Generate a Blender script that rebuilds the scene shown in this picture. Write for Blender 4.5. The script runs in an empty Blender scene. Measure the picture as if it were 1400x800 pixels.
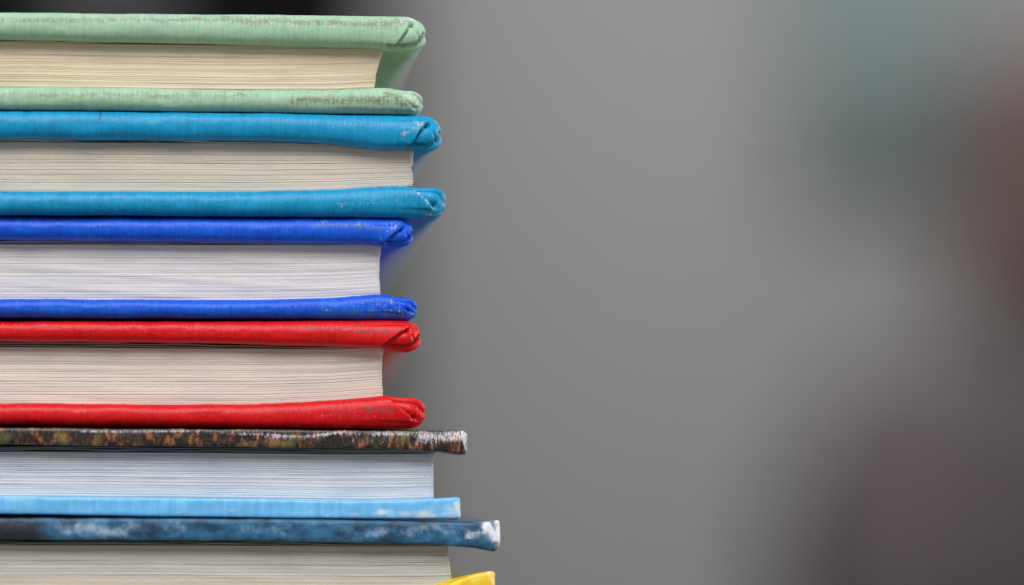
import bpy, math
import numpy as np
from mathutils import Vector

# ------------------------------------------------------------------ camera
F = 3900.0                     # focal length in pixels of a 1400 px wide picture
PX0, PY0 = 470.0, 660.0        # principal point / eye level in the photograph
MPP = 0.085e-3                 # metres per pixel on the focus plane
D = F * MPP                    # camera to book stack, 0.33 m
YAW = math.radians(3.45)
EYE = 0.0665                   # eye level above the table top
fwd = np.array([math.sin(YAW), math.cos(YAW)])
rgt = np.array([math.cos(YAW), -math.sin(YAW)])
CAM = -fwd * D - rgt * (600 - PX0) * MPP

sc = bpy.context.scene
COL = sc.collection
cd = bpy.data.cameras.new('camera')
cam = bpy.data.objects.new('camera', cd); COL.objects.link(cam)
cam.location = (CAM[0], CAM[1], EYE)
cam.rotation_euler = (math.radians(90), 0, -YAW)
cd.sensor_width = 36; cd.lens = F * 36 / 1400
cd.shift_x = (700 - PX0) / 1400; cd.shift_y = (PY0 - 400) / 1400
cd.clip_start = 0.02; cd.clip_end = 60
cd.dof.use_dof = True
cd.dof.focus_distance = D + 0.0004
cd.dof.aperture_fstop = (cd.lens * 1e-3) / 0.0205     # 20.5 mm wide pupil
sc.camera = cam

# ------------------------------------------------------------------ light
w = bpy.data.worlds.new('World'); sc.world = w; w.use_nodes = True
bg = w.node_tree.nodes['Background']
bg.inputs[0].default_value = (0.93, 0.97, 1.0, 1); bg.inputs[1].default_value = 0.38

def area(name, loc, target, size, power, color):
    l = bpy.data.lights.new(name, 'AREA'); l.shape = 'SQUARE'; l.size = size; l.energy = power; l.color = color
    o = bpy.data.objects.new(name, l); COL.objects.link(o); o.location = loc
    o.rotation_euler = (Vector(target) - Vector(loc)).to_track_quat('-Z', 'Y').to_euler()
    return o
area('window_light', (-0.2, -1.12, 1.3), (0, 0, 0.08), 0.8, 33.0, (1.0, 0.985, 0.96))
area('side_fill_light', (1.5, 0.35, 0.15), (0.05, 0.03, 0.09), 1.0, 20.0, (0.97, 0.985, 1.0))  # added fill lamp, not a window; brightens board undersides and right ends
area('wall_fill_light', (1.15, 4.0, 1.6), (1.15, 6.2, 0.3), 0.6, 12.5, (1.0, 0.985, 0.97))  # added lamp above the view, lays a soft pool on the wall

vs = sc.view_settings
vs.view_transform = 'Standard'; vs.look = 'None'; vs.exposure = 0; vs.gamma = 1; vs.use_curve_mapping = False
sc.render.engine = 'CYCLES'
sc.cycles.use_denoising = True

# ------------------------------------------------------------------ helpers
def s2l(r, g, b):
    f = lambda c: (c / 255 / 12.92) if c / 255 <= 0.04045 else ((c / 255 + 0.055) / 1.055) ** 2.4
    return (f(r), f(g), f(b), 1.0)

def noise1(x, seed, n=512):
    r = np.random.RandomState(seed).uniform(-1, 1, n)
    x = np.asarray(x, float); i = np.floor(x).astype(int); t = x - i; t = t * t * (3 - 2 * t)
    return r[i % n] * (1 - t) + r[(i + 1) % n] * t

def noise2(x, y, seed, n=128):
    r = np.random.RandomState(seed).uniform(-1, 1, (n, n))
    x = np.asarray(x, float); y = np.asarray(y, float)
    i = np.floor(x).astype(int); j = np.floor(y).astype(int); t = x - i; u = y - j
    t = t * t * (3 - 2 * t); u = u * u * (3 - 2 * u)
    a = r[i % n, j % n] * (1 - t) + r[(i + 1) % n, j % n] * t
    b = r[i % n, (j + 1) % n] * (1 - t) + r[(i + 1) % n, (j + 1) % n] * t
    return a * (1 - u) + b * u

def sstep(a, b, x):
    t = np.clip((x - a) / (b - a), 0, 1); return t * t * (3 - 2 * t)

def mesh_obj(name, verts, faces, mat, parent=None, smooth=True, attrs=None):
    me = bpy.data.meshes.new(name)
    verts = np.asarray(verts, float)
    if isinstance(faces, tuple):              # (quads array, list of ngons)
        quads, ngons = faces
        nv = len(verts); nl = quads.size + sum(len(n) for n in ngons)
        me.vertices.add(nv); me.vertices.foreach_set('co', verts.ravel())
        me.loops.add(nl)
        li = np.concatenate([quads.ravel()] + [np.asarray(n) for n in ngons]).astype(np.int32)
        me.loops.foreach_set('vertex_index', li)
        st = list(range(0, quads.size, 4)); k = quads.size
        for n in ngons: st.append(k); k += len(n)
        me.polygons.add(len(st)); me.polygons.foreach_set('loop_start', np.asarray(st, np.int32))
        me.update(calc_edges=True); me.validate()
    else:
        me.from_pydata(verts.tolist(), [], faces)
    if smooth: me.polygons.foreach_set('use_smooth', [True] * len(me.polygons))
    for k, v in (attrs or {}).items():
        a = me.attributes.new(k, 'FLOAT', 'POINT'); a.data.foreach_set('value', np.asarray(v, np.float32))
    me.materials.append(mat)
    o = bpy.data.objects.new(name, me); COL.objects.link(o)
    if parent: o.parent = parent
    return o

def box_part(name, x0, x1, y0, y1, z0, z1, mat, parent=None, bevel=0.0):
    import bmesh
    bm = bmesh.new(); bmesh.ops.create_cube(bm, size=1)
    for v in bm.verts:
        v.co = ((x0 + x1) / 2 + v.co.x * (x1 - x0), (y0 + y1) / 2 + v.co.y * (y1 - y0), (z0 + z1) / 2 + v.co.z * (z1 - z0))
    if bevel: bmesh.ops.bevel(bm, geom=bm.edges[:], offset=bevel, segments=3, profile=0.5, affect='EDGES')
    me = bpy.data.meshes.new(name); bm.to_mesh(me); bm.free(); me.materials.append(mat)
    o = bpy.data.objects.new(name, me); COL.objects.link(o)
    if parent: o.parent = parent
    return o

def tag(o, label=None, cat=None, group=None, kind=None):
    for k, v in (('label', label), ('category', cat), ('group', group), ('kind', kind)):
        if v: o[k] = v
    return o

def empty(name, loc, rz=0):
    o = bpy.data.objects.new(name, None); COL.objects.link(o); o.location = loc; o.rotation_euler = (0, 0, rz)
    o.empty_display_size = 0.01
    return o

def at(px, py, y):
    """pixel -> world point on the plane Y = y"""
    d = fwd + rgt * (px - PX0) / F
    t = (y - CAM[1]) / d[1]
    return np.array([CAM[0] + d[0] * t, y, EYE + t * (PY0 - py) / F])

# ------------------------------------------------------------------ node helpers
class N:
    def __init__(s, name, swept=False):
        s.m = bpy.data.materials.new(name); s.m.use_nodes = True; s.t = s.m.node_tree
        s.b = s.t.nodes['Principled BSDF']; s.co = None; s.swept = swept
    def new(s, typ, **kw):
        n = s.t.nodes.new(typ)
        for k, v in kw.items(): setattr(n, k, v)
        return n
    def link(s, a, b): s.t.links.new(a, b)
    def put(s, sock, v):
        if isinstance(v, bpy.types.NodeSocket): s.link(v, sock)
        else: sock.default_value = v
    def mm(s, sx=1, sy=1, sz=1, off=(0, 0, 0)):
        """object coordinates in millimetres; on swept boards x is the length along the edge, so the weave turns the corner"""
        if s.co is None:
            tc = s.new('ShaderNodeTexCoord'); sep = s.new('ShaderNodeSeparateXYZ'); s.link(tc.outputs['Object'], sep.inputs[0])
            ad = s.math('MULTIPLY', s.attr('along'), 0.001) if s.swept else sep.outputs[0]
            cb = s.new('ShaderNodeCombineXYZ'); s.link(ad, cb.inputs[0]); s.link(sep.outputs[1], cb.inputs[1]); s.link(sep.outputs[2], cb.inputs[2])
            s.co = cb.outputs[0]
        mp = s.new('ShaderNodeMapping'); s.link(s.co, mp.inputs[0])
        mp.inputs['Scale'].default_value = (1000 * sx, 1000 * sy, 1000 * sz); mp.inputs['Location'].default_value = off
        return mp.outputs[0]
    def math(s, op, a, b=0.0, c=None, clamp=False):
        n = s.new('ShaderNodeMath', operation=op, use_clamp=clamp); s.put(n.inputs[0], a); s.put(n.inputs[1], b)
        if c is not None: s.put(n.inputs[2], c)
        return n.outputs[0]
    def noise(s, vec, scale=1, detail=3, rough=0.55, dist=0.0):
        n = s.new('ShaderNodeTexNoise'); s.link(vec, n.inputs['Vector'])
        n.inputs['Scale'].default_value = scale; n.inputs['Detail'].default_value = detail
        n.inputs['Roughness'].default_value = rough; n.inputs['Distortion'].default_value = dist
        return n.outputs['Fac']
    def wave(s, vec, scale, dist=1.0, dscale=1.0, direction='X'):
        n = s.new('ShaderNodeTexWave', bands_direction=direction); s.link(vec, n.inputs['Vector'])
        n.inputs['Scale'].default_value = scale; n.inputs['Distortion'].default_value = dist
        n.inputs['Detail'].default_value = 1; n.inputs['Detail Scale'].default_value = dscale
        return n.outputs['Fac']
    def attr(s, name):
        return s.new('ShaderNodeAttribute', attribute_name=name).outputs['Fac']
    def step(s, v, a, b):
        n = s.new('ShaderNodeMapRange', interpolation_type='SMOOTHSTEP'); s.put(n.inputs[0], v)
        n.inputs[1].default_value = a; n.inputs[2].default_value = b
        return n.outputs[0]
    def mix(s, f, a, b):
        n = s.new('ShaderNodeMix', data_type='RGBA'); s.put(n.inputs[0], f); s.put(n.inputs[6], a); s.put(n.inputs[7], b)
        return n.outputs[2]
    def ramp(s, f, stops, interp='LINEAR'):
        n = s.new('ShaderNodeValToRGB'); s.put(n.inputs[0], f); cr = n.color_ramp; cr.interpolation = interp
        while len(cr.elements) < len(stops): cr.elements.new(0.5)
        for e, (p, c) in zip(cr.elements, stops): e.position = p; e.color = c
        return n.outputs[0]
    def finish(s, col, rough, bumps=(), spec=0.5, sheen=0.0):
        s.put(s.b.inputs['Base Color'], col); s.put(s.b.inputs['Roughness'], rough)
        s.b.inputs['Specular IOR Level'].default_value = spec
        if sheen: s.b.inputs['Sheen Weight'].default_value = sheen
        prev = None
        for h, strength, dist in bumps:
            n = s.new('ShaderNodeBump'); n.inputs['Strength'].default_value = strength; n.inputs['Distance'].default_value = dist
            s.link(h, n.inputs['Height'])
            if prev: s.link(prev, n.inputs['Normal'])
            prev = n.outputs[0]
        if prev: s.link(prev, s.b.inputs['Normal'])
        return s.m

def cloth_material(name, dark, base, light, wearcol, staincol, rough=0.5, rib=0.42, stain_amt=1.0, spec=0.3, off=0.0):
    """book cloth: threads running up the board edge, pale threads where it is rubbed"""
    n = N(name, True)
    big = n.noise(n.mm(0.22, 0.22, 0.5, (off, 0, 0)), 1, 3)
    streak = n.noise(n.mm(2.0, 0.5, 0.22, (off, 3, 0)), 1, 3)
    fine = n.noise(n.mm(5, 5, 5, (off, 0, 7)), 1, 3, 0.65)
    grain = n.noise(n.mm(2.6, 1.5, 2.2, (off, 5, 3)), 1, 3, 0.6, 0.6)
    wv = n.wave(n.mm(1, 0, 0.08), 1 / rib / 2.0 * 0.5, 5.0, 1.2)
    ribs = n.math('ADD', n.math('MULTIPLY', wv, 0.3), n.math('MULTIPLY', streak, 0.7))
    wz = n.wave(n.mm(0.1, 0, 1), 1 / 0.33 * 0.25, 1.5, 2.0, 'Z')
    tone = n.math('ADD', n.math('MULTIPLY', streak, 0.4), n.math('MULTIPLY', big, 0.3))
    tone = n.math('ADD', tone, n.math('ADD', n.math('MULTIPLY', fine, 0.2), n.math('MULTIPLY', grain, 0.1)))
    col = n.ramp(tone, [(0.27, dark), (0.5, base), (0.73, light)])
    crest = n.math('ADD', n.math('MULTIPLY', n.math('SUBTRACT', wv, 0.5), 0.24), n.math('MULTIPLY', n.math('SUBTRACT', wz, 0.5), 0.12))
    speck = n.math('ADD', crest, n.math('MULTIPLY', n.math('SUBTRACT', fine, 0.5), 1.5))
    clump = n.math('MULTIPLY', n.math('SUBTRACT', n.noise(n.mm(1.1, 0.9, 1.6, (off, 9, 2)), 1, 3), 0.5), 1.5)
    st = n.step(n.math('ADD', n.math('ADD', n.attr('stain'), n.math('MULTIPLY', speck, 0.8)), clump), 0.22, 0.9)
    col = n.mix(n.math('MULTIPLY', st, 0.85 * stain_amt), col, staincol)
    wr = n.step(n.math('ADD', n.math('ADD', n.attr('wear'), speck), n.math('MULTIPLY', clump, 0.8)), 0.3, 0.9)
    col = n.mix(n.math('MULTIPLY', wr, 0.72), col, wearcol)
    ro = n.math('ADD', n.math('MULTIPLY', fine, 0.25), rough - 0.1)
    ro = n.math('ADD', ro, n.math('MULTIPLY', wr, 0.25))
    return n.finish(col, ro, [(ribs, 0.34, 0.0001), (grain, 0.42, 0.00010), (fine, 0.5, 0.00006)], spec)

def paper_material(name, tint, grey, line, rough=0.85, off=0.0, dirt=0.5):
    n = N(name)
    lam = n.noise(n.mm(0.05, 0.02, 9, (off, 0, 0)), 1, 3, 0.6)
    cloud = n.noise(n.mm(0.16, 0.2, 0.5, (off, 4, 0)), 1, 3)
    grit = n.noise(n.mm(4.5, 4.5, 7, (off, 0, 5)), 1, 4, 0.7)
    col = n.mix(n.step(cloud, 0.35, 0.7), tint, grey)
    shade = n.attr('shade')
    col = n.mix(n.math('MULTIPLY', shade, 0.85, clamp=True), col, line)
    sp = n.math('MULTIPLY', n.step(grit, 0.58, 0.74), dirt)
    col = n.mix(n.math('MULTIPLY', sp, 0.5), col, line)
    mark = n.step(n.noise(n.mm(0.35, 0.3, 3.0, (off, 8, 1)), 1, 4, 0.7), 0.66, 0.8)
    col = n.mix(n.math('MULTIPLY', mark, 0.5), col, line)
    return n.finish(col, rough, [(lam, 0.2, 0.00005), (grit, 0.5, 0.00006)], 0.2)

# ------------------------------------------------------------------ book geometry
def smooth_curve(pts, x, sig):
    xs, ys = zip(*pts)
    x = np.asarray(x, float); k = np.linspace(-2, 2, 17); g = np.exp(-k * k / 2); g /= g.sum()
    return sum(wt * np.interp(x + kk * sig, xs, ys) for kk, wt in zip(k, g))

class Book:
    """local frame: x along the edge that faces the camera (right positive), y into the depth, z up"""
    def __init__(s, name, right_px, bottom_py, yaw_deg, y0, width, depth):
        s.yaw = math.radians(yaw_deg); s.right = right_px; s.W = width; s.Dp = depth
        o = at(right_px, bottom_py, y0)
        s.O = o; s.root = empty(name, o, s.yaw)
        s.ax = np.array([math.cos(s.yaw), math.sin(s.yaw)]); s.ay = np.array([-math.sin(s.yaw), math.cos(s.yaw)])
    def loc(s, px, py, yl=0.0):
        """pixels -> local x and z on the local plane y = yl"""
        px = np.asarray(px, float); py = np.asarray(py, float)
        dx = fwd[0] + rgt[0] * (px - PX0) / F; dy = fwd[1] + rgt[1] * (px - PX0) / F
        t = (yl - ((CAM - s.O[:2]) @ s.ay)) / (dx * s.ay[0] + dy * s.ay[1])
        wx = CAM[0] + dx * t - s.O[0]; wy = CAM[1] + dy * t - s.O[1]
        return wx * s.ax[0] + wy * s.ax[1], EYE + t * (PY0 - py) / F - s.O[2]
    def pix(s, x, y, z):
        X = s.O[0] + x * s.ax[0] + y * s.ay[0] - CAM[0]; Y = s.O[1] + x * s.ax[1] + y * s.ay[1] - CAM[1]
        d = X * fwd[0] + Y * fwd[1]
        return PX0 + F * (X * rgt[0] + Y * rgt[1]) / d, PY0 - F * (s.O[2] + z - EYE) / d

def stroke_field(px, py, strokes):
    """authoring helper for rubbed places: (x0,y0,x1,y1,width,strength)"""
    out = np.zeros(px.shape)
    for x0, y0, x1, y1, wd, stg in strokes:
        vx, vy = x1 - x0, y1 - y0; L = vx * vx + vy * vy + 1e-9
        t = np.clip(((px - x0) * vx + (py - y0) * vy) / L, 0, 1)
        d = np.hypot(px - x0 - t * vx, py - y0 - t * vy)
        out = np.maximum(out, stg * np.exp(-(d / wd) ** 2))
    return out

def make_board(bk, name, top, bot, right, mat, flip, cloth=True, seed=0, wear=(), stain=(), rf=1.3e-3, rs=2.2e-3,
               fold=None, fray=None, sup=None, lo=False, sig=8, inner_top=None):
    """one board of a case: a slab swept round its outline, edges rounded, the cloth turned in at the corner"""
    xR = float(bk.loc(right, 300)[0]); xL = xR - bk.W
    R = 2.3e-3 if cloth else 0.9e-3
    qm = (R - 0.25e-3) if cloth else (R - 0.1e-3)
    if lo: fr = np.linspace(xL + 0.003, xR - R, 14)[:-1]
    else:
        xv = float(bk.loc(-25, 300)[0])
        fr = np.concatenate([np.linspace(xL + 0.003, xv, 12)[:-1], np.arange(xv, xR - 0.0085, 0.2e-3), np.arange(xR - 0.0085, xR - R, 0.085e-3)])
    na = 6 if lo else (42 if cloth else 20)
    ar = np.linspace(0, math.pi / 2, na)
    sd = (np.linspace(R, bk.Dp - 0.003, 8)[1:] if lo else
          np.concatenate([np.arange(R, 0.008, 0.15e-3)[1:], np.linspace(0.008, 0.03, 40), np.linspace(0.03, bk.Dp - 0.003, 40)[1:]]))
    P = []; Nn = []; side = []
    for x in fr: P.append((x, 0)); Nn.append((0, -1)); side.append(0.0)
    for a in ar:
        P.append((xR - R + R * math.sin(a), R - R * math.cos(a))); Nn.append((math.sin(a), -math.cos(a))); side.append(a / (math.pi / 2))
    for y in sd: P.append((xR, y)); Nn.append((1, 0)); side.append(1.0)
    c = 0.003
    for a in np.linspace(0, math.pi / 2, 6)[1:]:
        P.append((xR - c + c * math.cos(a), bk.Dp - c + c * math.sin(a))); Nn.append((math.cos(a), math.sin(a))); side.append(1.0)
    for x in np.linspace(xR - c, xL + c, 10)[1:]: P.append((x, bk.Dp)); Nn.append((0, 1)); side.append(1.0)
    for y in np.linspace(bk.Dp, 0, 10)[1:-1]: P.append((xL, y)); Nn.append((-1, 0)); side.append(1.0)
    P.append((xL, 0.003)); Nn.append((-0.7, -0.7)); side.append(0.5)
    P = np.array(P); Nn = np.array(Nn); side = np.array(side); M = len(P)
    # envelope heights along the path
    pxp, _ = bk.pix(np.minimum(P[:, 0], xR), 0, 0)
    ty = smooth_curve(top, pxp, sig); by = smooth_curve(bot, pxp, sig)
    _, zt = bk.loc(pxp, ty); _, zb = bk.loc(pxp, by)
    nomt = float(bk.loc(200, np.interp(200, *zip(*top)))[1]); nomb = float(bk.loc(200, np.interp(200, *zip(*bot)))[1])
    if flip > 0 and not lo: nomb = float(bk.loc(200, min(p[1] for p in bot[1:]) - 1.0)[1])
    if inner_top: nomt = float(bk.loc(200, inner_top)[1])
    back = sstep(0.0 if inner_top else 0.004, 0.012 if inner_top else 0.03, P[:, 1])
    zt = zt * (1 - back) + nomt * back; zb = zb * (1 - back) + nomb * back
    # profile
    K = 9 if lo else (46 if cloth else 30)
    e = sup if sup else (0.95 if cloth else 0.45)
    th = np.linspace(math.pi / 2, -math.pi / 2, K)
    cs = np.abs(np.cos(th)) ** e; sn = np.sign(np.sin(th)) * np.abs(np.sin(th)) ** e
    V = np.zeros((M, K + 2, 3)); r = rf * (1 - side) + rs * side
    r = np.minimum(r, qm * 0.98)
    mid = (zt + zb) / 2; half = (zt - zb) / 2
    q = r[:, None] * (1 - cs)[None, :]
    Q = np.concatenate([np.full((M, 1), qm), q, np.full((M, 1), qm)], 1)
    SN = np.concatenate([[1.0], sn, [-1.0]])
    V[:, :, 0] = P[:, 0:1] - Nn[:, 0:1] * Q; V[:, :, 1] = P[:, 1:2] - Nn[:, 1:2] * Q
    V[:, :, 2] = mid[:, None] + half[:, None] * SN[None, :]
    # analytic normals
    CN = np.concatenate([[0.0], np.cos(th), [0.0]]); ZN = np.concatenate([[1.0], np.sin(th), [-1.0]])
    NV = np.stack([Nn[:, 0:1] * CN, Nn[:, 1:2] * CN, np.broadcast_to(ZN, (M, K + 2))], -1)
    px, py = bk.pix(V[:, :, 0], V[:, :, 1], V[:, :, 2])
    s_arc = np.concatenate([[0], np.cumsum(np.hypot(*np.diff(P, axis=0).T))])[:, None] * 1000
    zz = SN[None, :] * 1.6
    d = np.zeros((M, K + 2))
    if not lo:
        d += 0.05e-3 * noise2(s_arc * 0.28, zz * 0.8 + 5, seed + 1) + 0.022e-3 * noise2(s_arc * 1.1, zz * 1.5, seed + 2)
        if cloth: d += 0.012e-3 * noise2(s_arc * 4.2, zz * 1.2, seed + 3)
    X = (V[:, :, 0] - xR) / MPP; Z = SN[None, :] * flip * np.ones_like(X)
    front = 1 - sstep(0.0022, 0.0034, V[:, :, 1])
    if fold:
        fx, amp = fold                        # size of the folded corner (px) and strength
        k = fx / 43.0
        # diagonal edge of the long turn-in, from the inner side up to the tuck
        rj = np.random.RandomState(seed + 77).uniform(-1, 1, 4)
        hx, hz_ = -17 * k + 4 * rj[0], 0.30 + 0.16 * rj[1]
        ax_, az_, bx_, bz_ = (-45 + 5 * rj[2]) * k, -1.05, hx - 1.0, hz_ + 0.12
        nx, nz = (bz_ - az_) * 18, -(bx_ - ax_); ln = math.hypot(nx, nz); nx /= ln; nz /= ln
        wob = 1.6 * noise1(Z * 2.3 + 3, seed + 7)
        dl = (X - ax_) * nx + (Z - az_) * 18 * nz + wob          # >0 : right of the edge
        below = 1 - sstep(hz_ + 0.12, hz_ + 0.3, Z)
        flap = np.where(dl < 0, np.exp(dl / (16 * k)), 1 - sstep(0, 1.3, dl)) * below * (0.25 + 0.75 * sstep(-1.0, -0.6, Z))
        d += amp * 0.42e-3 * flap * front
        dip = np.where(dl > 0, np.exp(-np.abs(dl) / 3.0), 0) * below * np.exp(-((Z - 0.1) / 0.55) ** 2)
        d -= amp * 0.5e-3 * dip * front
        hole = np.exp(-(((X - hx) / (3.4 * k)) ** 2 + ((Z - hz_) / (0.16 + 0.05 * rj[3])) ** 2))
        d -= amp * 0.6e-3 * hole * front
        lobe = np.exp(-(((X + 17 * k) / (13 * k)) ** 2 + ((Z + 0.28) / 0.5) ** 2)) * (dl > 0)
        d += amp * 0.16e-3 * lobe * front
        pl = np.exp(-((X + 12 * k + 9 * k * Z) / (1.6 * k)) ** 2) * (Z > -0.6) * (Z < 0.5)
        d -= amp * 0.18e-3 * pl * front
        # crescent slit between the tucked corner and the turn-in of the far side
        ex, ez = (X + 26 * k) / (25 * k), (Z - 0.12) / 1.02
        rad = np.hypot(ex, ez); rad = np.where(X < -26 * k, np.abs(ez), rad)
        dr = (rad - 0.93) * 21
        sel = ((Z < 0.16) & (X > -46 * k) & (ez < 0.05)).astype(float) * sstep(-47 * k, -40 * k, X) * (1 - sstep(-0.1, 0.16, Z))
        fr2 = 1 - sstep(0.0030, 0.0046, V[:, :, 1])
        d -= amp * 1.0e-3 * np.exp(-((dr - 0.8) / 1.7) ** 2) * sel * fr2
        d += amp * 0.2e-3 * np.exp(-((dr - 4.6) / 2.5) ** 2) * sel * fr2
    if fray:
        fx, amp = fray
        m = sstep(-fx, -fx * 0.35, X) * front
        d += m * amp * (0.16e-3 + 0.10e-3 * noise2(px * 0.2, py * 0.2, seed + 11) + 0.05e-3 * noise2(px * 0.55, py * 0.5, seed + 12))
    V = V + NV * d[:, :, None]
    W_ = stroke_field(px, py, wear) * (1 - sstep(0.004, 0.02, V[:, :, 1])); S_ = stroke_field(px, py, stain) * front
    if not lo:
        W_ = W_ * (0.8 + 0.35 * noise2(px * 0.05, py * 0.1, seed + 20))
    # the flat faces: rings that shrink towards the middle and settle to the board's own level
    cx_, cy_ = (xL + xR) / 2, bk.Dp / 2
    ring = [] if lo else [0.985, 0.965, 0.94, 0.90]
    def inner(col, nom):
        out = []
        for k_, sc_ in enumerate(ring):
            f_ = (k_ + 1) / len(ring); f_ = f_ * f_ * (3 - 2 * f_); b_ = V[:, col]
            out.append(np.stack([cx_ + (b_[:, 0] - cx_) * sc_, cy_ + (b_[:, 1] - cy_) * sc_, b_[:, 2] * (1 - f_) + nom * f_], 1))
        return out
    ti = inner(0, nomt)[::-1]; bi = inner(K + 1, nomb)
    nr = len(ring)
    if nr:
        V = np.concatenate([np.stack(ti, 1), V, np.stack(bi, 1)], 1)
        pad = ((0, 0), (nr, nr)); W_ = np.pad(W_, pad); S_ = np.pad(S_, pad)
    C = K + 2 + 2 * nr
    verts = V.reshape(-1, 3)
    i = np.arange(M)[:, None]; j = np.arange(C - 1)[None, :]; i2 = (i + 1) % M
    quads = np.stack([i * C + j, i * C + j + 1, i2 * C + j + 1, i2 * C + j], -1).reshape(-1, 4)[:, ::-1]
    topl = [int(a * C) for a in range(M)]; botl = [int(a * C + C - 1) for a in range(M)][::-1]
    ob = mesh_obj(name, verts, (quads, [topl, botl]), mat, bk.root, True,
                  {'along': (s_arc * np.ones((1, C))).ravel(), 'wear': W_.ravel(), 'stain': S_.ravel()})
    return ob, nomt, nomb

def make_pages(bk, top, bot, right_pts, mat, seed, sheets, inset=2.3e-3, breaks=(), jag=0.1e-3, wave=0.3, name='page_block', lo=False):
    """a text block of single leaves: every leaf its own thin slab, its edge a little in or out of line"""
    rs = np.random.RandomState(seed)
    xl = float(bk.loc(right_pts[0][1], 300, inset)[0]) - bk.W + 0.012
    xv = float(bk.loc(-30, 300, inset)[0])
    cols = 12 if lo else 90
    verts = []; faces = []; shade = []; nv = 0
    gaps = rs.rand(sheets + 1) ** 5 * 0.3
    for b_, g_ in breaks: gaps[int(round(b_ * sheets))] += g_ * 0.36
    run = 0.0
    for k in range(sheets):
        f0 = (k + 0.012) / sheets; f1 = (k + 0.988) / sheets
        run = 0.7 * run + rs.uniform(-1, 1)
        # right end
        py_mid = np.interp(0.5, [0, 1], [1, 0]); fm = (f0 + f1) / 2
        rp = np.interp(fm, [p[0] for p in right_pts], [p[1] for p in right_pts])
        xr = float(bk.loc(rp, 300, inset)[0]) + run * jag * 0.5 + rs.uniform(-1, 1) * jag * 0.35
        xs = np.concatenate([np.linspace(xl, xv, 5)[:-1], np.linspace(xv, xr, cols)])
        px, _ = bk.pix(xs, inset, 0)
        ty = smooth_curve(top, px, 10); by = smooth_curve(bot, px, 10) + (0 if lo else 1.8)
        _, zt = bk.loc(px, ty, inset); _, zb = bk.loc(px, by, inset)
        bend = 0.4 * wave * (noise1(px * 0.006 + 9, seed + 5) + 0.4 * noise1(px * 0.02, seed + 6)) * np.sin(math.pi * fm) / sheets * 2
        thick = (zt - zb)
        gA = gaps[k] * np.clip(0.55 + 0.9 * noise1(px * 0.008 + k * 3.7, seed + 8), 0, 1.3)
        gB = gaps[k + 1] * np.clip(0.55 + 0.9 * noise1(px * 0.008 + (k + 1) * 3.7, seed + 8), 0, 1.3)
        z0 = zb + thick * (f0 + bend + np.minimum(gA, 0.85) * 0.5 / sheets)
        z1 = zb + thick * (f1 + bend - np.minimum(gB, 0.85) * 0.5 / sheets)
        z1 = np.maximum(z1, z0 + 0.01e-3)
        yo = inset + rs.uniform(-1, 1) * 0.022e-3 + 0.03e-3 * noise1(px * 0.01 + k * 0.13, seed + 9) + run * 0.008e-3
        n = len(xs)
        xo = np.full(n, bk.Dp - inset)
        for zz, yy in ((z0, yo), (z1, yo), (z1, xo), (z0, xo)):
            xx = xs.copy()
            verts.append(np.stack([xx, yy, zz], 1))
        q = np.arange(n - 1)
        for a, b in ((0, 1), (1, 2), (3, 0)):
            faces.append(np.stack([nv + a * n + q, nv + a * n + q + 1, nv + b * n + q + 1, nv + b * n + q], 1))
        e = n - 1
        faces.append(np.array([[nv + e, nv + n * 3 + e, nv + n * 2 + e, nv + n + e]]))
        sh = 0.17 * np.clip(noise1(np.array(k * 0.55), seed + 31) + 0.25 * noise1(px * 0.006 + k * 2.1, seed + 32), 0, 1) + rs.rand() ** 2 * 0.12 + 0.26 * np.clip(noise1(px * 0.012 + k * 5.1, seed + 10), 0, 1) * (rs.rand() < 0.45)
        sh = sh + 0.5 * np.clip(np.maximum(gA, gB) - 0.25, 0, 1)
        shade += [sh] * 4
        nv += 4 * n
    ob = mesh_obj(name, np.concatenate(verts), (np.concatenate(faces), []), mat, bk.root, False, {'shade': np.concatenate(shade)})
    ob['kind'] = 'stuff'
    return ob

def make_leaf(bk, pts, right, mat, inset, seed, thick=0.09e-3, name='endpaper'):
    """a loose leaf lying in the gap under the cover"""
    xr = float(bk.loc(right, 300, inset)[0]); xv = float(bk.loc(-30, 300, inset)[0]); xl = xr - bk.W + 0.012
    xs = np.concatenate([np.linspace(xl, xv, 5)[:-1], np.linspace(xv, xr, 120)])
    px, _ = bk.pix(xs, inset, 0)
    py = smooth_curve(pts, px, 8) + 0.7 * noise1(px * 0.02, seed)
    _, z = bk.loc(px, py, inset); n = len(xs)
    y0 = np.full(n, inset) + 0.1e-3 * noise1(px * 0.01, seed + 1); y1 = np.full(n, bk.Dp - inset)
    zc = np.full(n, 0.0) + z
    v = np.concatenate([np.stack([xs, y0, z], 1), np.stack([xs, y0, z + thick], 1), np.stack([xs, y1, zc + thick], 1), np.stack([xs, y1, zc], 1)])
    q = np.arange(n - 1); fs = [np.stack([a * n + q, a * n + q + 1, b * n + q + 1, b * n + q], 1) for a, b in ((0, 1), (1, 2), (3, 0))]
    fs.append(np.array([[n - 1, 4 * n - 1, 3 * n - 1, 2 * n - 1]]))
    return mesh_obj(name, v, (np.concatenate(fs), []), mat, bk.root, False, {'shade': np.full(4 * n, 0.1)})

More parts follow.
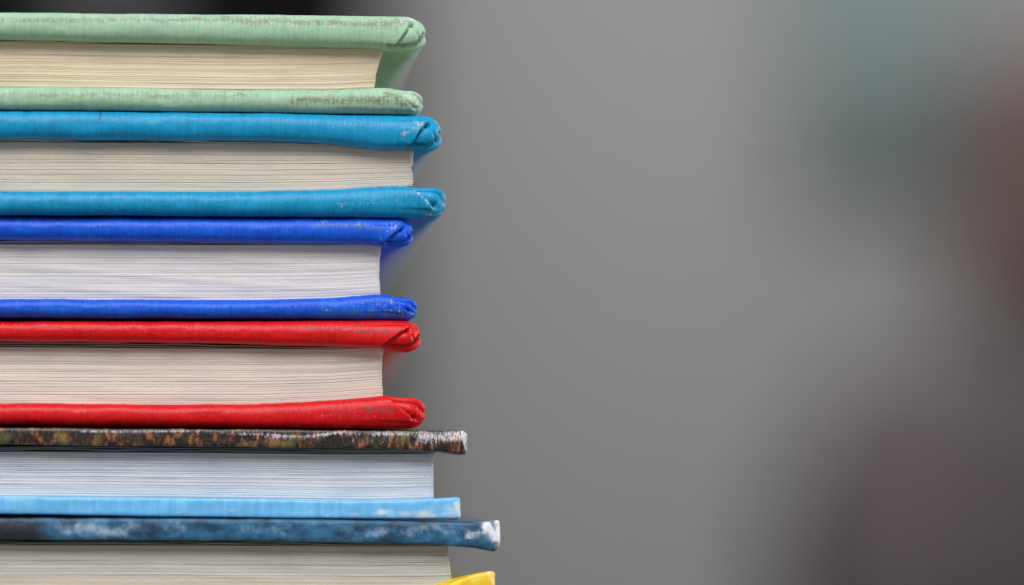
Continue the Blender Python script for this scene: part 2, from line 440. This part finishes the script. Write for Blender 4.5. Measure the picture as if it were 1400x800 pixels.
def make_spine(bk, right, z0, z1, mat):
    """rounded spine joining both boards at the bound side"""
    xR = float(bk.loc(right, 300)[0]); xL = xR - bk.W
    n = 15; prof = []
    h = (z1 - z0) / 2; m = (z0 + z1) / 2
    for k in range(n):
        a = math.pi / 2 + math.pi * k / (n - 1); prof.append((xL - 0.0005 + 0.006 * math.cos(a), m + (h + 0.0002) * math.sin(a)))
    for k in range(n):
        a = 1.5 * math.pi - math.pi * k / (n - 1); prof.append((xL - 0.0005 + 0.0045 * math.cos(a), m + (h - 0.0018) * math.sin(a)))
    v = [(x, y, z) for y in (0.0005, bk.Dp - 0.0005) for x, z in prof]; L = len(prof)
    f = [(k, (k + 1) % L, L + (k + 1) % L, L + k) for k in range(L)]
    f += [tuple(range(L))[::-1], tuple(range(L, 2 * L))]
    return mesh_obj('spine', v, f, mat, bk.root, False, {'along': np.array([p[1] * 1000 for p in v]), 'wear': np.zeros(2 * L), 'stain': np.zeros(2 * L)})

# ------------------------------------------------------------------ the room far behind (all of it out of focus, furniture stands in for unclear patches)
def plain(name, col, rough=0.8, var=0.15, scale=6.0):
    n = N(name); tc = n.new('ShaderNodeTexCoord')
    f = n.noise(tc.outputs['Object'], scale, 4)
    c2 = tuple(c * (1 - var) for c in col[:3]) + (1,)
    return n.finish(n.mix(f, col, c2), rough, [(f, 0.2, 0.003)], 0.3)

FLOOR = -0.74
M_wall = plain('wall_plaster', (0.60, 0.595, 0.588, 1), 0.9, 0.08, 3)
M_floor = plain('floor_boards', (0.22, 0.19, 0.16, 1), 0.6)
M_teal = plain('teal_cloth', (0.46, 0.57, 0.565, 1), 0.9)
M_maroon = plain('maroon_fabric', (0.23, 0.15, 0.142, 1), 0.9)
M_plum = plain('plum_upholstery', (0.19, 0.155, 0.162, 1), 0.9)
M_black = plain('black_lacquer', (0.005, 0.005, 0.005, 1), 0.95)
M_wood = plain('table_wood', (0.24, 0.2, 0.16, 1), 0.5, 0.4, 30)
M_metal = plain('dark_metal', (0.05, 0.045, 0.045, 1), 0.4)

WY = 6.2
tag(box_part('floor', -4, 5, -2.5, WY + 0.02, FLOOR - 0.05, FLOOR, M_floor), kind='structure')
tag(box_part('back_wall', -4, 5, WY, WY + 0.12, FLOOR, 2.4, M_wall), kind='structure')

# table under the stack, out of view; front extended to block light from below
tb = empty('table', (0, 0.12, FLOOR)); tag(tb, 'unseen brown wooden table under the stack of books', 'table')
box_part('table_top', -0.7, 0.7, -0.85, 0.35, -FLOOR - 0.03, -FLOOR, M_wood, tb, 0.003)
for sx in (-0.62, 0.62):
    for sy in (-0.79, 0.29): box_part('leg', sx - 0.025, sx + 0.025, sy - 0.025, sy + 0.025, 0, -FLOOR - 0.0305, M_wood, tb, 0.002)

def cabinet(px0, px1, y, label):  # invented bodies for the dark blurs behind the stack
    a = at(px0, 0, y); b = at(px1, 0, y)
    wdt = b[0] - a[0]; cx = (a[0] + b[0]) / 2
    o = empty('cabinet', (cx, y, FLOOR)); tag(o, label, 'cabinet', 'black cabinets behind the stack')
    box_part('carcass', -wdt / 2, wdt / 2, 0.03, 0.4, 0.06, 2.1, M_black, o, 0.005)
    box_part('plinth', -wdt / 2 + 0.02, wdt / 2 - 0.02, 0.05, 0.38, 0, 0.0595, M_black, o)
    n = max(1, int(round(wdt / 0.4))); dw = wdt / n
    for k in range(n):
        d_ = box_part('door', -wdt / 2 + k * dw + 0.004, -wdt / 2 + (k + 1) * dw - 0.004, 0.008, 0.0295, 0.07, 2.09, M_black, o, 0.003)
        box_part('handle', -wdt / 2 + (k + 0.88) * dw, -wdt / 2 + (k + 0.91) * dw, -0.012, 0.0078, 0.95, 1.15, M_metal, d_)
cabinet(212, 535, 5.7, 'black blurred cabinet standing in for a wide dark patch above the green book')
cabinet(-330, 85, 5.7, 'black blurred cabinet standing in for a dark patch above the far end of the green book')

# teal wall hanging, stand-in for a blurred patch of unknown nature
p0 = at(1085, 270, WY - 0.06); p1 = at(1310, -280, WY - 0.06)
hg = empty('wall_hanging', ((p0[0] + p1[0]) / 2, WY - 0.06, p0[2])); tag(hg, 'teal blurred cloth hanging on the grey wall, stand-in for an unclear teal patch', 'wall hanging')
hw = (p1[0] - p0[0]) / 2; hh = p1[2] - p0[2]; nx_ = 60
vx = np.linspace(-hw, hw, nx_); yy = 0.014 * np.sin(vx / hw * 16) ; vv = []
for off in (-0.002, 0.002):
    for zf in (0, 0.5, 1):
        for x_, y_ in zip(vx, yy): vv.append((x_, y_ + off, zf * hh))
ff = []
for layer in (0, 1):
    for r_ in (0, 1):
        for k in range(nx_ - 1):
            a = layer * 3 * nx_ + r_ * nx_ + k; q_ = (a, a + 1, a + nx_ + 1, a + nx_); ff.append(q_ if layer == 0 else q_[::-1])
for k in range(nx_ - 1): ff.append((k, 3 * nx_ + k, 3 * nx_ + k + 1, k + 1)); ff.append((2 * nx_ + k, 2 * nx_ + k + 1, 5 * nx_ + k + 1, 5 * nx_ + k))
for e_ in (0, nx_ - 1):
    for r_ in (0, 1): a = r_ * nx_ + e_; ff.append((a, a + nx_, a + nx_ + 3 * nx_, a + 3 * nx_))
mesh_obj('cloth', vv, ff, M_teal, hg)
box_part('rod', -hw - 0.05, hw + 0.05, -0.008, 0.058, hh, hh + 0.02, M_metal, hg, 0.004)

def lathe(name, prof, mat, parent, seg=40, sx=1.0, sy=1.0):
    v = [(r_ * math.cos(2 * math.pi * k / seg) * sx, r_ * math.sin(2 * math.pi * k / seg) * sy, z_) for r_, z_ in prof for k in range(seg)]
    f = [(i * seg + k, i * seg + (k + 1) % seg, (i + 1) * seg + (k + 1) % seg, (i + 1) * seg + k) for i in range(len(prof) - 1) for k in range(seg)]
    f += [tuple(range(seg))[::-1], tuple(range((len(prof) - 1) * seg, len(prof) * seg))]
    return mesh_obj(name, v, f, mat, parent)

# maroon floor lamp (unlit), invented shape for an unreadable maroon blur
c = at(1442, 100, 5.7); zl = at(1425, 440, 5.7)[2] - FLOOR; zh = at(1425, 75, 5.7)[2] - FLOOR
lp = empty('floor_lamp', (c[0], 5.7, FLOOR)); tag(lp, 'blurred dark maroon lamp shade on a floor stand beside the wall, stand-in for an unclear maroon patch', 'lamp')
lathe('lamp_shade', [(0.215, zl), (0.222, zl + 0.01), (0.205, zl + (zh - zl) * 0.6), (0.19, zh - 0.01), (0.18, zh)], M_maroon, lp)
lathe('pole', [(0.014, 0.025), (0.014, zl - 0.001)], M_metal, lp, 12)
lathe('base', [(0.15, 0), (0.15, 0.015), (0.03, 0.0245)], M_metal, lp)

# plum armchair, stand-in for a dark blur; only its rounded back shows
c = at(1310, 700, 5.2); zt_ = at(1290, 545, 5.2)[2] - FLOOR; e_ = at(1060, 700, 5.2)
hw = c[0] - e_[0]
ac = empty('armchair', (c[0], 5.2, FLOOR)); tag(ac, 'blurred dull plum armchair with a rounded back, stand-in for an unclear dark patch', 'armchair')
n = 28; pr = [(-hw, 0.3)] + [(-hw * math.cos(math.pi * k / n), zt_ - 0.3 + 0.3 * math.sin(math.pi * k / n) ** 0.8) for k in range(n + 1)] + [(hw, 0.3)]
vv = [(x_, y_, z_) for y_ in (-0.06, 0.06) for x_, z_ in pr]; L = len(pr)
ff = [(k, (k + 1) % L, L + (k + 1) % L, L + k) for k in range(L)] + [tuple(range(L)), tuple(range(L, 2 * L))[::-1]]
mesh_obj('backrest', vv, ff, M_plum, ac, False)
box_part('seat', -hw * 0.85, hw * 0.85, -0.55, -0.061, 0.22, 0.44, M_plum, ac, 0.04)
for s_ in (-1, 1): box_part('armrest', min(s_ * hw * 0.86, s_ * hw), max(s_ * hw * 0.86, s_ * hw), -0.56, -0.061, 0.2, 0.62, M_plum, ac, 0.03)
for sx in (-1, 1):
    for y_ in (-0.5, -0.1): box_part('leg', sx * hw * 0.8 - 0.02, sx * hw * 0.8 + 0.02, y_ - 0.02, y_ + 0.02, 0, 0.2195, M_black, ac)

cu = at(1215, 560, 5.2)  # added cushion, widens the soft upper edge of the plum blur
cs_ = empty('cushion', (cu[0], 5.06, FLOOR + 0.4405)); tag(cs_, 'blurred mauve grey cushion standing on the armchair against its back, added to soften the dark patch', 'cushion')
M_mauve = plain('mauve_fabric', (0.21, 0.172, 0.178, 1), 0.9)
hz = (at(1215, 495, 5.06)[2] - FLOOR - 0.4405) / 2
lathe('cover', [(0.02, 0)] + [(0.21 * math.sin(math.pi * k / 16) ** 0.55, hz - hz * math.cos(math.pi * k / 16)) for k in range(1, 16)] + [(0.02, 2 * hz)], M_mauve, cs_, 40, 1.0, 0.33)

# ------------------------------------------------------------------ materials of the books
G = s2l
M_green = cloth_material('green_cloth', G(116, 168, 150), G(152, 188, 162), G(178, 206, 180), G(214, 212, 198), G(116, 110, 92), 0.55, off=1)
M_cyan = cloth_material('cyan_cloth', G(0, 110, 158), G(2, 138, 188), G(22, 160, 208), G(200, 200, 188), G(20, 80, 120), 0.42, off=17)
M_blue = cloth_material('royal_blue_cloth', G(0, 56, 178), G(2, 82, 208), G(16, 110, 222), G(150, 170, 190), G(60, 90, 120), 0.42, off=31)
M_red = cloth_material('red_cloth', G(170, 2, 10), G(200, 6, 18), G(216, 18, 30), G(214, 120, 124), G(120, 60, 66), 0.42, off=47)

P_green = paper_material('cream_paper', G(232, 216, 192), G(224, 208, 182), G(150, 134, 116), off=1)
P_cyan = paper_material('ivory_paper', G(220, 210, 196), G(212, 204, 192), G(128, 116, 100), off=13, dirt=1)
P_blue = paper_material('white_paper', G(230, 226, 224), G(222, 220, 222), G(150, 146, 146), off=29, dirt=0.8)
P_red = paper_material('offwhite_paper', G(228, 219, 209), G(220, 213, 207), G(150, 136, 132), off=41)
P_pat = paper_material('coated_paper', G(216, 221, 228), G(204, 212, 223), G(112, 122, 142), 0.7, off=53, dirt=0.1)
P_deep = paper_material('grey_paper', G(202, 202, 200), G(195, 196, 196), G(124, 118, 122), 0.7, off=67, dirt=0.1)
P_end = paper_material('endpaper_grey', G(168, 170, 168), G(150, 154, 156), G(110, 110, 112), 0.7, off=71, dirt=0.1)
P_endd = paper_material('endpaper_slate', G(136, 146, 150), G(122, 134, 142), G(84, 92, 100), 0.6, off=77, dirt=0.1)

def print_pattern():
    """dark printed cover with rust, olive and brown upright streaks, scuffed to white paper"""
    n = N('printed_forest_paper', True)
    a = n.noise(n.mm(0.7, 0.4, 0.5), 1, 4, 0.65, 0.5); b = n.noise(n.mm(2.2, 0.7, 0.9, (5, 0, 0)), 1, 3, 0.6); c_ = n.noise(n.mm(4, 4, 2, (0, 9, 0)), 1, 3, 0.7)
    t = n.math('ADD', n.math('MULTIPLY', a, 0.6), n.math('MULTIPLY', b, 0.4))
    col = n.ramp(t, [(0.38, G(16, 18, 22)), (0.49, G(36, 28, 24)), (0.545, G(84, 50, 34)), (0.59, G(142, 84, 46)), (0.635, G(108, 94, 46)), (0.70, G(140, 66, 62))])
    hue = n.noise(n.mm(0.3, 0.3, 0.3, (40, 0, 0)), 1, 2)
    col = n.mix(n.math('MULTIPLY', n.step(hue, 0.52, 0.7), 0.5), col, G(120, 118, 60))
    w_ = n.math('ADD', n.attr('wear'), n.math('ADD', n.math('MULTIPLY', n.math('SUBTRACT', c_, 0.5), 1.3), n.math('MULTIPLY', n.math('SUBTRACT', b, 0.5), 1.2)))
    m = n.step(w_, 0.22, 0.86)
    col = n.mix(m, col, n.mix(n.step(b, 0.45, 0.6), G(232, 226, 230), G(196, 186, 204)))
    return n.finish(col, n.math('ADD', n.math('MULTIPLY', m, 0.4), 0.42), [(c_, 0.6, 0.00006), (b, 0.3, 0.00006)], 0.45)
M_pat = print_pattern()

def cloud_print():
    """deep blue printed paper rubbed to whitish clouds, bare board at the corner"""
    n = N('deep_blue_paper', True)
    a = n.noise(n.mm(0.32, 0.4, 0.5), 1, 4, 0.6); b = n.noise(n.mm(1.6, 0.7, 0.9, (5, 0, 0)), 1, 3, 0.6); c_ = n.noise(n.mm(5, 5, 5, (0, 9, 0)), 1, 3, 0.7)
    col = n.ramp(a, [(0.35, G(18, 48, 74)), (0.5, G(30, 84, 120)), (0.65, G(52, 110, 150))])
    col = n.mix(n.step(n.math('ADD', n.attr('stain'), n.math('MULTIPLY', n.math('SUBTRACT', b, 0.5), 1.2)), 0.0, 1.1), col, G(26, 30, 36))
    soft = n.math('ADD', n.attr('wear'), n.math('ADD', n.math('MULTIPLY', n.math('SUBTRACT', b, 0.5), 1.1), n.math('MULTIPLY', n.math('SUBTRACT', a, 0.5), 1.2)))
    col = n.mix(n.math('MULTIPLY', n.step(soft, 0.1, 1.1), 0.68), col, G(190, 205, 220))
    hard = n.step(n.math('ADD', n.attr('wear'), n.math('ADD', n.math('MULTIPLY', n.math('SUBTRACT', c_, 0.5), 0.5), n.math('MULTIPLY', n.math('SUBTRACT', b, 0.5), 0.7))), 0.62, 1.08)
    col = n.mix(hard, col, G(222, 222, 230))
    return n.finish(col, n.math('ADD', n.math('MULTIPLY', hard, 0.45), 0.45), [(c_, 0.6, 0.00008), (b, 0.3, 0.00006)], 0.4)
M_deep = cloud_print()

def rubbed_paper(name, dark, base, light, wearcol, off):
    n = N(name, True)
    a = n.noise(n.mm(1.4, 0.5, 0.15, (off, 0, 0)), 1, 2); b = n.noise(n.mm(0.6, 0.5, 1.2, (off, 0, 4)), 1, 4, 0.65); c_ = n.noise(n.mm(5, 5, 5, (off, 9, 0)), 1, 3, 0.7)
    wv = n.wave(n.mm(1, 0, 0.05), 0.62, 1.5, 1.5)
    col = n.ramp(a, [(0.15, dark), (0.5, base), (0.85, light)])
    w_ = n.math('ADD', n.attr('wear'), n.math('ADD', n.math('MULTIPLY', n.math('SUBTRACT', b, 0.5), 1.3), n.math('MULTIPLY', n.math('SUBTRACT', c_, 0.5), 0.5)))
    m = n.step(w_, 0.24, 1.05)
    col = n.mix(n.math('MULTIPLY', m, 0.9), col, wearcol)
    return n.finish(col, n.math('ADD', n.math('MULTIPLY', m, 0.3), 0.42), [(wv, 0.25, 0.00004), (c_, 0.5, 0.00005)], 0.4)
M_sky = rubbed_paper('sky_blue_paper', G(84, 160, 214), G(102, 178, 228), G(124, 192, 234), G(214, 216, 214), 3)
M_yellow = rubbed_paper('yellow_paper', G(214, 172, 18), G(232, 194, 26), G(240, 208, 48), G(226, 220, 190), 9)
M_grey = rubbed_paper('slate_paper', G(70, 78, 90), G(84, 92, 104), G(98, 106, 118), G(180, 180, 180), 19)

# ------------------------------------------------------------------ the stack, top to bottom
GRP = None
def pts(s): return [tuple(float(v) for v in p.split(',')) for p in s.split()]

# 1 pale green
b = Book('book', 584, 155, 0.0, 0.0, 0.150, 0.135)
tag(b.root, 'pale green clothbound book with rubbed brownish edges, topmost of the stack', 'book')
_, z1, _ = make_board(b, 'front_cover', pts('-900,14 0,15 200,17 350,18 450,19 550,20.5 600,23'), pts('-900,50 0,51 200,55 350,58.5 450,61 510,62.5 540,65.5 600,66'),
    584, M_green, 1, seed=10, fold=(54, 1.0), rs=2.4e-3,
    wear=[(0, 24, 560, 29, 4, .34), (548, 28, 566, 26, 6, .75), (530, 40, 560, 28, 3, .55), (579, 28, 584, 50, 4, .7), (400, 26, 545, 31, 6, .4)],
    stain=[(0, 27, 300, 27, 4.8, 0.59), (300, 27, 545, 33, 6.0, 0.67), (430, 30, 540, 38, 4.5, 0.49), (540, 30, 556, 30, 6.0, 0.76)])
_, _, z0 = make_board(b, 'back_cover', pts('-900,116 0,117 200,119.5 350,121.5 450,121 500,119 530,118 548,122.5 600,125'), pts('-900,147 0,148 350,152 550,155 600,155.5'),
    580, M_green, -1, seed=20, fold=(40, 0.75), rs=1.5e-3,
    wear=[(555, 128, 577, 150, 5, .85), (540, 126, 560, 128, 4, .6), (0, 131, 520, 134, 4, .32)],
    stain=[(0, 130, 350, 131, 6.0, 0.49), (400, 137, 530, 136, 6.8, 0.73), (530, 130, 556, 142, 7.5, 0.65), (460, 148, 570, 152, 3.8, 0.54)])
make_spine(b, 584, z0, z1, M_green)
make_pages(b, pts('-900,57 0,58 300,62 530,62'), pts('-900,116 0,117 300,120.5 450,121 525,117.5'), [(0, 512), (.3, 514), (.65, 519), (.9, 525), (1, 528)], P_green, 101, 58,
    breaks=[(.12, .7), (.22, .35), (.35, .3), (.5, .25), (.62, .2), (.72, .65), (.8, .3), (.9, .3)], jag=0.05e-3, wave=1.0)
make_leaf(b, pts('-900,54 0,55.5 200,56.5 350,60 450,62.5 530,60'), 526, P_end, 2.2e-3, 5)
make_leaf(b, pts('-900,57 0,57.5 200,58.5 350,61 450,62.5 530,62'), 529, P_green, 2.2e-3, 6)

# 2 cyan
b = Book('book', 612, 296, 0.0, -0.0003, 0.155, 0.150)
tag(b.root, 'cyan clothbound book with pale flecked corners lying directly under the green book', 'book')
_, z1, _ = make_board(b, 'front_cover', pts('-900,149 0,150.5 350,153.5 550,156.5 620,158'), pts('-900,187 0,188.5 300,190 400,191.5 450,194 490,199.5 530,202.5 550,200 575,202 620,203'),
    606, M_cyan, 1, seed=30, fold=(50, 1.15), rs=1.9e-3,
    wear=[(550, 184, 578, 172, 4, .62), (566, 166, 576, 178, 3, .6), (597, 162, 605, 180, 4.5, .95), (605, 178, 602, 194, 3, .8), (585, 198, 596, 196, 3, .62), (460, 168, 545, 174, 3, .28), (380, 166, 470, 172, 4, .18)],
    stain=[(139, 150, 136, 165, 1.6, .95)])
_, _, z0 = make_board(b, 'back_cover', pts('-900,259 0,260 350,260.5 450,258 520,254 545,252.5 562,256 620,257'), pts('-900,291 0,292 350,294 500,295.5 620,297'),
    612, M_cyan, -1, seed=40, fold=(46, .9), rs=1.8e-3,
    wear=[(568, 262, 592, 284, 4, .72), (578, 294, 606, 292, 2.5, .9), (608, 268, 611, 288, 3, .7), (460, 280, 560, 272, 4, .26), (466, 282, 476, 276, 3, .5), (0, 268, 450, 270, 5, .08)], stain=[])
make_spine(b, 612, z0, z1, M_cyan)
make_pages(b, pts('-900,193 0,194 300,196 450,197 570,199'), pts('-900,259 0,260 350,260.5 450,258.5 570,252'), [(0, 564), (.2, 564.5), (.45, 562.5), (.7, 565), (1, 567)], P_cyan, 102, 62,
    breaks=[(.3, .25), (.45, .3), (.6, .35), (.75, .4), (.85, .5)], jag=0.10e-3, wave=0.6)
make_leaf(b, pts('-900,190 0,190 200,190.5 300,193 400,194.5 500,201 570,202'), 562, P_end, 2.2e-3, 15)
make_leaf(b, pts('-900,192 0,192 200,192.5 300,195 400,197 500,202 570,203'), 566, P_cyan, 2.3e-3, 16)

# 3 royal blue
b = Book('book', 572, 437, -0.7, 0.0003, 0.148, 0.140)
tag(b.root, 'royal blue clothbound book with white pages lying on the red book', 'book')
_, z1, _ = make_board(b, 'front_cover', pts('-900,295 0,295.5 350,297.3 540,297.5 600,300'), pts('-900,325 0,326.5 200,328 300,329 400,331 500,332 540,334 600,335'),
    567, M_blue, 1, seed=50, fold=(45, 1.05), rs=1.9e-3,
    wear=[(430, 306, 540, 306, 4.5, .42), (522, 324, 546, 306, 3, .5), (522, 326, 526, 332, 2.5, .7), (0, 306, 200, 308, 4, .26), (560, 306, 566, 316, 3, .3)],
    stain=[(440, 309, 520, 312, 6, .45)])
_, _, z0 = make_board(b, 'back_cover', pts('-900,407 0,408 350,409 450,406.5 510,402.5 530,402 545,408 600,409'), pts('-900,433 0,434 350,435 500,436.5 600,437.5'),
    572, M_blue, -1, seed=60, fold=(42, .9), rs=1.5e-3,
    wear=[(535, 414, 552, 432, 3.5, .62), (552, 432, 562, 430, 4, .4), (440, 424, 540, 424, 3, .34), (380, 420, 540, 416, 4, .25)], stain=[(440, 426, 540, 430, 6, .6), (0, 426, 200, 426, 4, .3)])
make_spine(b, 572, z0, z1, M_blue)
make_pages(b, pts('-900,334 0,334 300,335 450,335 525,333'), pts('-900,407 0,408 350,408.5 450,406 530,401'), [(0, 520), (.3, 518.5), (.7, 519), (.92, 521), (1, 522)], P_blue, 103, 72,
    breaks=[(.82, .3), (.9, .3), (.95, .3)], jag=0.04e-3, wave=0.4)
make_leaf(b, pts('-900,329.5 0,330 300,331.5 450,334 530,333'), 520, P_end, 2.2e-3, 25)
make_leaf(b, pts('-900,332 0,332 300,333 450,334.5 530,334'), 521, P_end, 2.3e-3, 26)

# 4 red
b = Book('book', 583, 585, -1.6, 0.0, 0.150, 0.140)
tag(b.root, 'bright red clothbound book with off-white pages under the royal blue one', 'book')
_, z1, _ = make_board(b, 'front_cover', pts('-900,438.5 0,438.5 180,438 200,439 350,438 550,437.5 600,439'), pts('-900,464 0,466 200,467.5 350,470 450,473 523,474.5 560,477.5 600,479'),
    577, M_red, 1, seed=70, fold=(52, 1.0), rs=2.1e-3,
    wear=[(190, 446, 196, 450, 4, .5), (268, 444, 274, 448, 4, .55), (470, 450, 540, 452, 4, .42), (530, 466, 556, 446, 3, .45), (380, 448, 500, 448, 3, .3), (0, 446, 180, 447, 4, .3)],
    stain=[(490, 453, 530, 454, 5, .55), (400, 450, 480, 450, 4, .36)])
_, _, z0 = make_board(b, 'back_cover', pts('-900,551 0,552 40,551 200,553 350,552 450,547.5 510,543 530,541 548,545 600,546'), pts('-900,579 0,580 350,584 500,585.5 600,585'),
    583, M_red, -1, seed=80, fold=(50, 1.0), rs=2.1e-3,
    wear=[(535, 552, 562, 574, 3, .5), (555, 556, 566, 562, 3, .5), (40, 556, 44, 570, 4, .3), (112, 560, 116, 564, 4, .42), (430, 568, 540, 570, 3, .3)],
    stain=[(500, 561, 535, 562, 5, .62), (440, 566, 500, 568, 5, .4)])
make_spine(b, 583, z0, z1, M_red)
make_pages(b, pts('-900,474 0,474.5 300,477 450,478 530,475'), pts('-900,551 0,552 350,551.5 450,547.5 530,541'), [(0, 524), (.25, 522.5), (.55, 522), (.85, 523), (1, 525)], P_red, 104, 70,
    breaks=[(.12, .2), (.28, .65), (.56, .75), (.8, .5), (.92, .6)], jag=0.06e-3, wave=0.7)
make_leaf(b, pts('-900,469 0,469.5 200,471 320,473.5 430,476 530,474'), 523, P_end, 2.2e-3, 35)
make_leaf(b, pts('-900,472 0,472.5 200,474 320,477.5 430,478 530,475.5'), 524, P_end, 2.3e-3, 36)

# 5 printed cover on top, sky blue cover below
b = Book('book', 638, 710, -0.4, 0.0, 0.165, 0.150)
tag(b.root, 'book with a dark brown printed upper cover and a sky blue lower cover', 'book')
o1, z1, _ = make_board(b, 'front_cover', pts('-900,584.5 0,585 350,587.2 450,588 600,589 640,590.5'), pts('-900,607 0,608 350,612 500,613.5 600,617.5 640,621'),
    639, M_pat, 1, cloth=False, seed=90, rf=0.55e-3, rs=0.6e-3, fray=(26, .5), sig=5,
    wear=[(300, 591, 420, 598, 3, .62), (420, 597, 470, 591, 3, .7), (470, 592, 600, 595, 4, .5), (570, 597, 638, 596, 9, .62), (480, 600, 570, 606, 6, .3), (632, 592, 638, 616, 4, .8), (110, 590, 330, 590, 2, .45), (530, 600, 590, 606, 5, .35)])
o1['label'] = 'dark brown printed cover scuffed white along its edge'
o2, _, z0 = make_board(b, 'back_cover', pts('-900,677 0,678.5 350,682 450,684 520,684.5 593,681.5 640,679.5'), pts('-900,702 0,703 200,706 350,708.5 520,709.5 640,710'),
    630, M_sky, -1, cloth=False, seed=95, rf=0.6e-3, rs=0.7e-3, fray=(12, .4), sig=5, inner_top=686.5,
    wear=[(400, 701, 520, 704, 6, .5), (520, 701, 628, 703, 9, .75), (625, 690, 630, 708, 5, 1.3), (575, 692, 622, 694, 5, .5), (240, 700, 330, 698, 3, .4)])
o2['label'] = 'sky blue cover rubbed pale at its lower edge'
make_spine(b, 638, z0, z1, M_pat)
make_pages(b, pts('-900,618 0,618 300,620 450,621.5 600,621'), pts('-900,677 0,678.5 350,682 450,683.5 520,684 600,681'), [(0, 593), (.5, 592), (.85, 593), (1, 595)], P_pat, 105, 56, inset=2.1e-3,
    breaks=[(.1, .4), (.2, .5), (.28, .45), (.38, .3), (.48, .5), (.6, .6), (.68, .5), (.77, .6), (.86, .6), (.94, .4)], jag=0.05e-3, wave=0.5)
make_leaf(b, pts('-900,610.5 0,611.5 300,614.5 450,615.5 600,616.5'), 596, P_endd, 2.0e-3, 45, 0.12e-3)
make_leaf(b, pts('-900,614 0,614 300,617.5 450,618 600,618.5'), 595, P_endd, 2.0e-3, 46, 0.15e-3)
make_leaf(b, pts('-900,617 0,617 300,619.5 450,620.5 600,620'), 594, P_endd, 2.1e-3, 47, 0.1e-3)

# 6 deep blue cover on top, yellow cover below
b = Book('book', 684, 829, -0.4, -0.0018, 0.170, 0.150)
tag(b.root, 'book with a deep blue white-cornered upper cover and a yellow lower cover', 'book')
o1, z1, _ = make_board(b, 'front_cover', pts('-900,707 0,708.5 350,710 520,712 660,714.5 670,713 700,712.5'), pts('-900,737 0,738 350,740 520,743 600,745 660,750.5 700,753'),
    683, M_deep, 1, cloth=False, seed=98, rf=0.55e-3, rs=0.8e-3, fray=(20, 0.9), sig=4, sup=0.5, inner_top=716,
    wear=[(640, 733, 668, 728, 6, 1.1), (666, 720, 676, 734, 10, 1.25), (680, 714, 682, 746, 6, 1.4), (470, 724, 640, 722, 7, .42), (330, 722, 400, 726, 6, .3), (500, 728, 560, 730, 5, .5), (80, 722, 170, 728, 9, .62), (170, 722, 250, 722, 7, .45)],
    stain=[(-10, 724, 40, 728, 26, 1.0)])
o1['label'] = 'deep blue cover with cloudy rubbed marks and a white frayed corner'
o2, _, z0 = make_board(b, 'back_cover', pts('-900,802 0,802.5 400,804 580,805 607,801 640,787.5 660,782.5 700,782'), pts('-900,828 0,829 560,831 620,826 700,814'),
    677, M_yellow, -1, cloth=False, seed=99, rf=0.7e-3, rs=0.8e-3, fray=(16, .5), sig=5, inner_top=806,
    wear=[(668, 784, 676, 800, 3, .9), (645, 795, 660, 791, 3, .55)])
o2['label'] = 'yellow cover with a flared corner'
make_spine(b, 684, z0, z1, M_deep)
make_pages(b, pts('-900,745 0,745.5 300,746 450,747 620,747'), pts('-900,802 0,802.5 400,804 580,805 620,803'), [(0, 619), (.5, 615.5), (.8, 613), (1, 612)], P_deep, 106, 46, inset=2.1e-3,
    breaks=[(.15, .3), (.3, .75), (.36, .3), (.55, .4), (.62, .8), (.68, .5), (.88, .7)], jag=0.03e-3, wave=0.5)
make_leaf(b, pts('-900,741 0,742 300,742.5 450,744.5 620,746'), 613, P_endd, 2.0e-3, 55, 0.12e-3)
make_leaf(b, pts('-900,743.5 0,744 300,744.5 450,746 620,747'), 614, P_end, 2.0e-3, 56, 0.1e-3)
ztop_under = float(b.O[2]) + z0

# thick book that carries the stack, below the edge of the picture
b = Book('book', 640, 831.5, 0.5, -0.001, 0.180, 0.170)
b.root.location.z = 0.0; b.O = np.array([b.O[0], b.O[1], 0.0])
tag(b.root, 'thick slate grey book lying on the table at the foot of the stack', 'book')
pyz = lambda z: PY0 - (z - EYE) / MPP
za = ztop_under - 0.0002
_, z1, _ = make_board(b, 'front_cover', [(-3000, pyz(za)), (900, pyz(za))], [(-3000, pyz(za - .003)), (900, pyz(za - .003))], 640, M_grey, 1, cloth=False, lo=True)
_, _, z0 = make_board(b, 'back_cover', [(-3000, pyz(.0032)), (900, pyz(.0032))], [(-3000, pyz(.0002)), (900, pyz(.0002))], 640, M_grey, -1, cloth=False, lo=True)
make_spine(b, 640, z0, z1, M_grey)
make_pages(b, [(-3000, pyz(za - .0032)), (900, pyz(za - .0032))], [(-3000, pyz(.0033)), (900, pyz(.0033))], [(0, 600), (1, 600)], P_deep, 107, 90, lo=True)
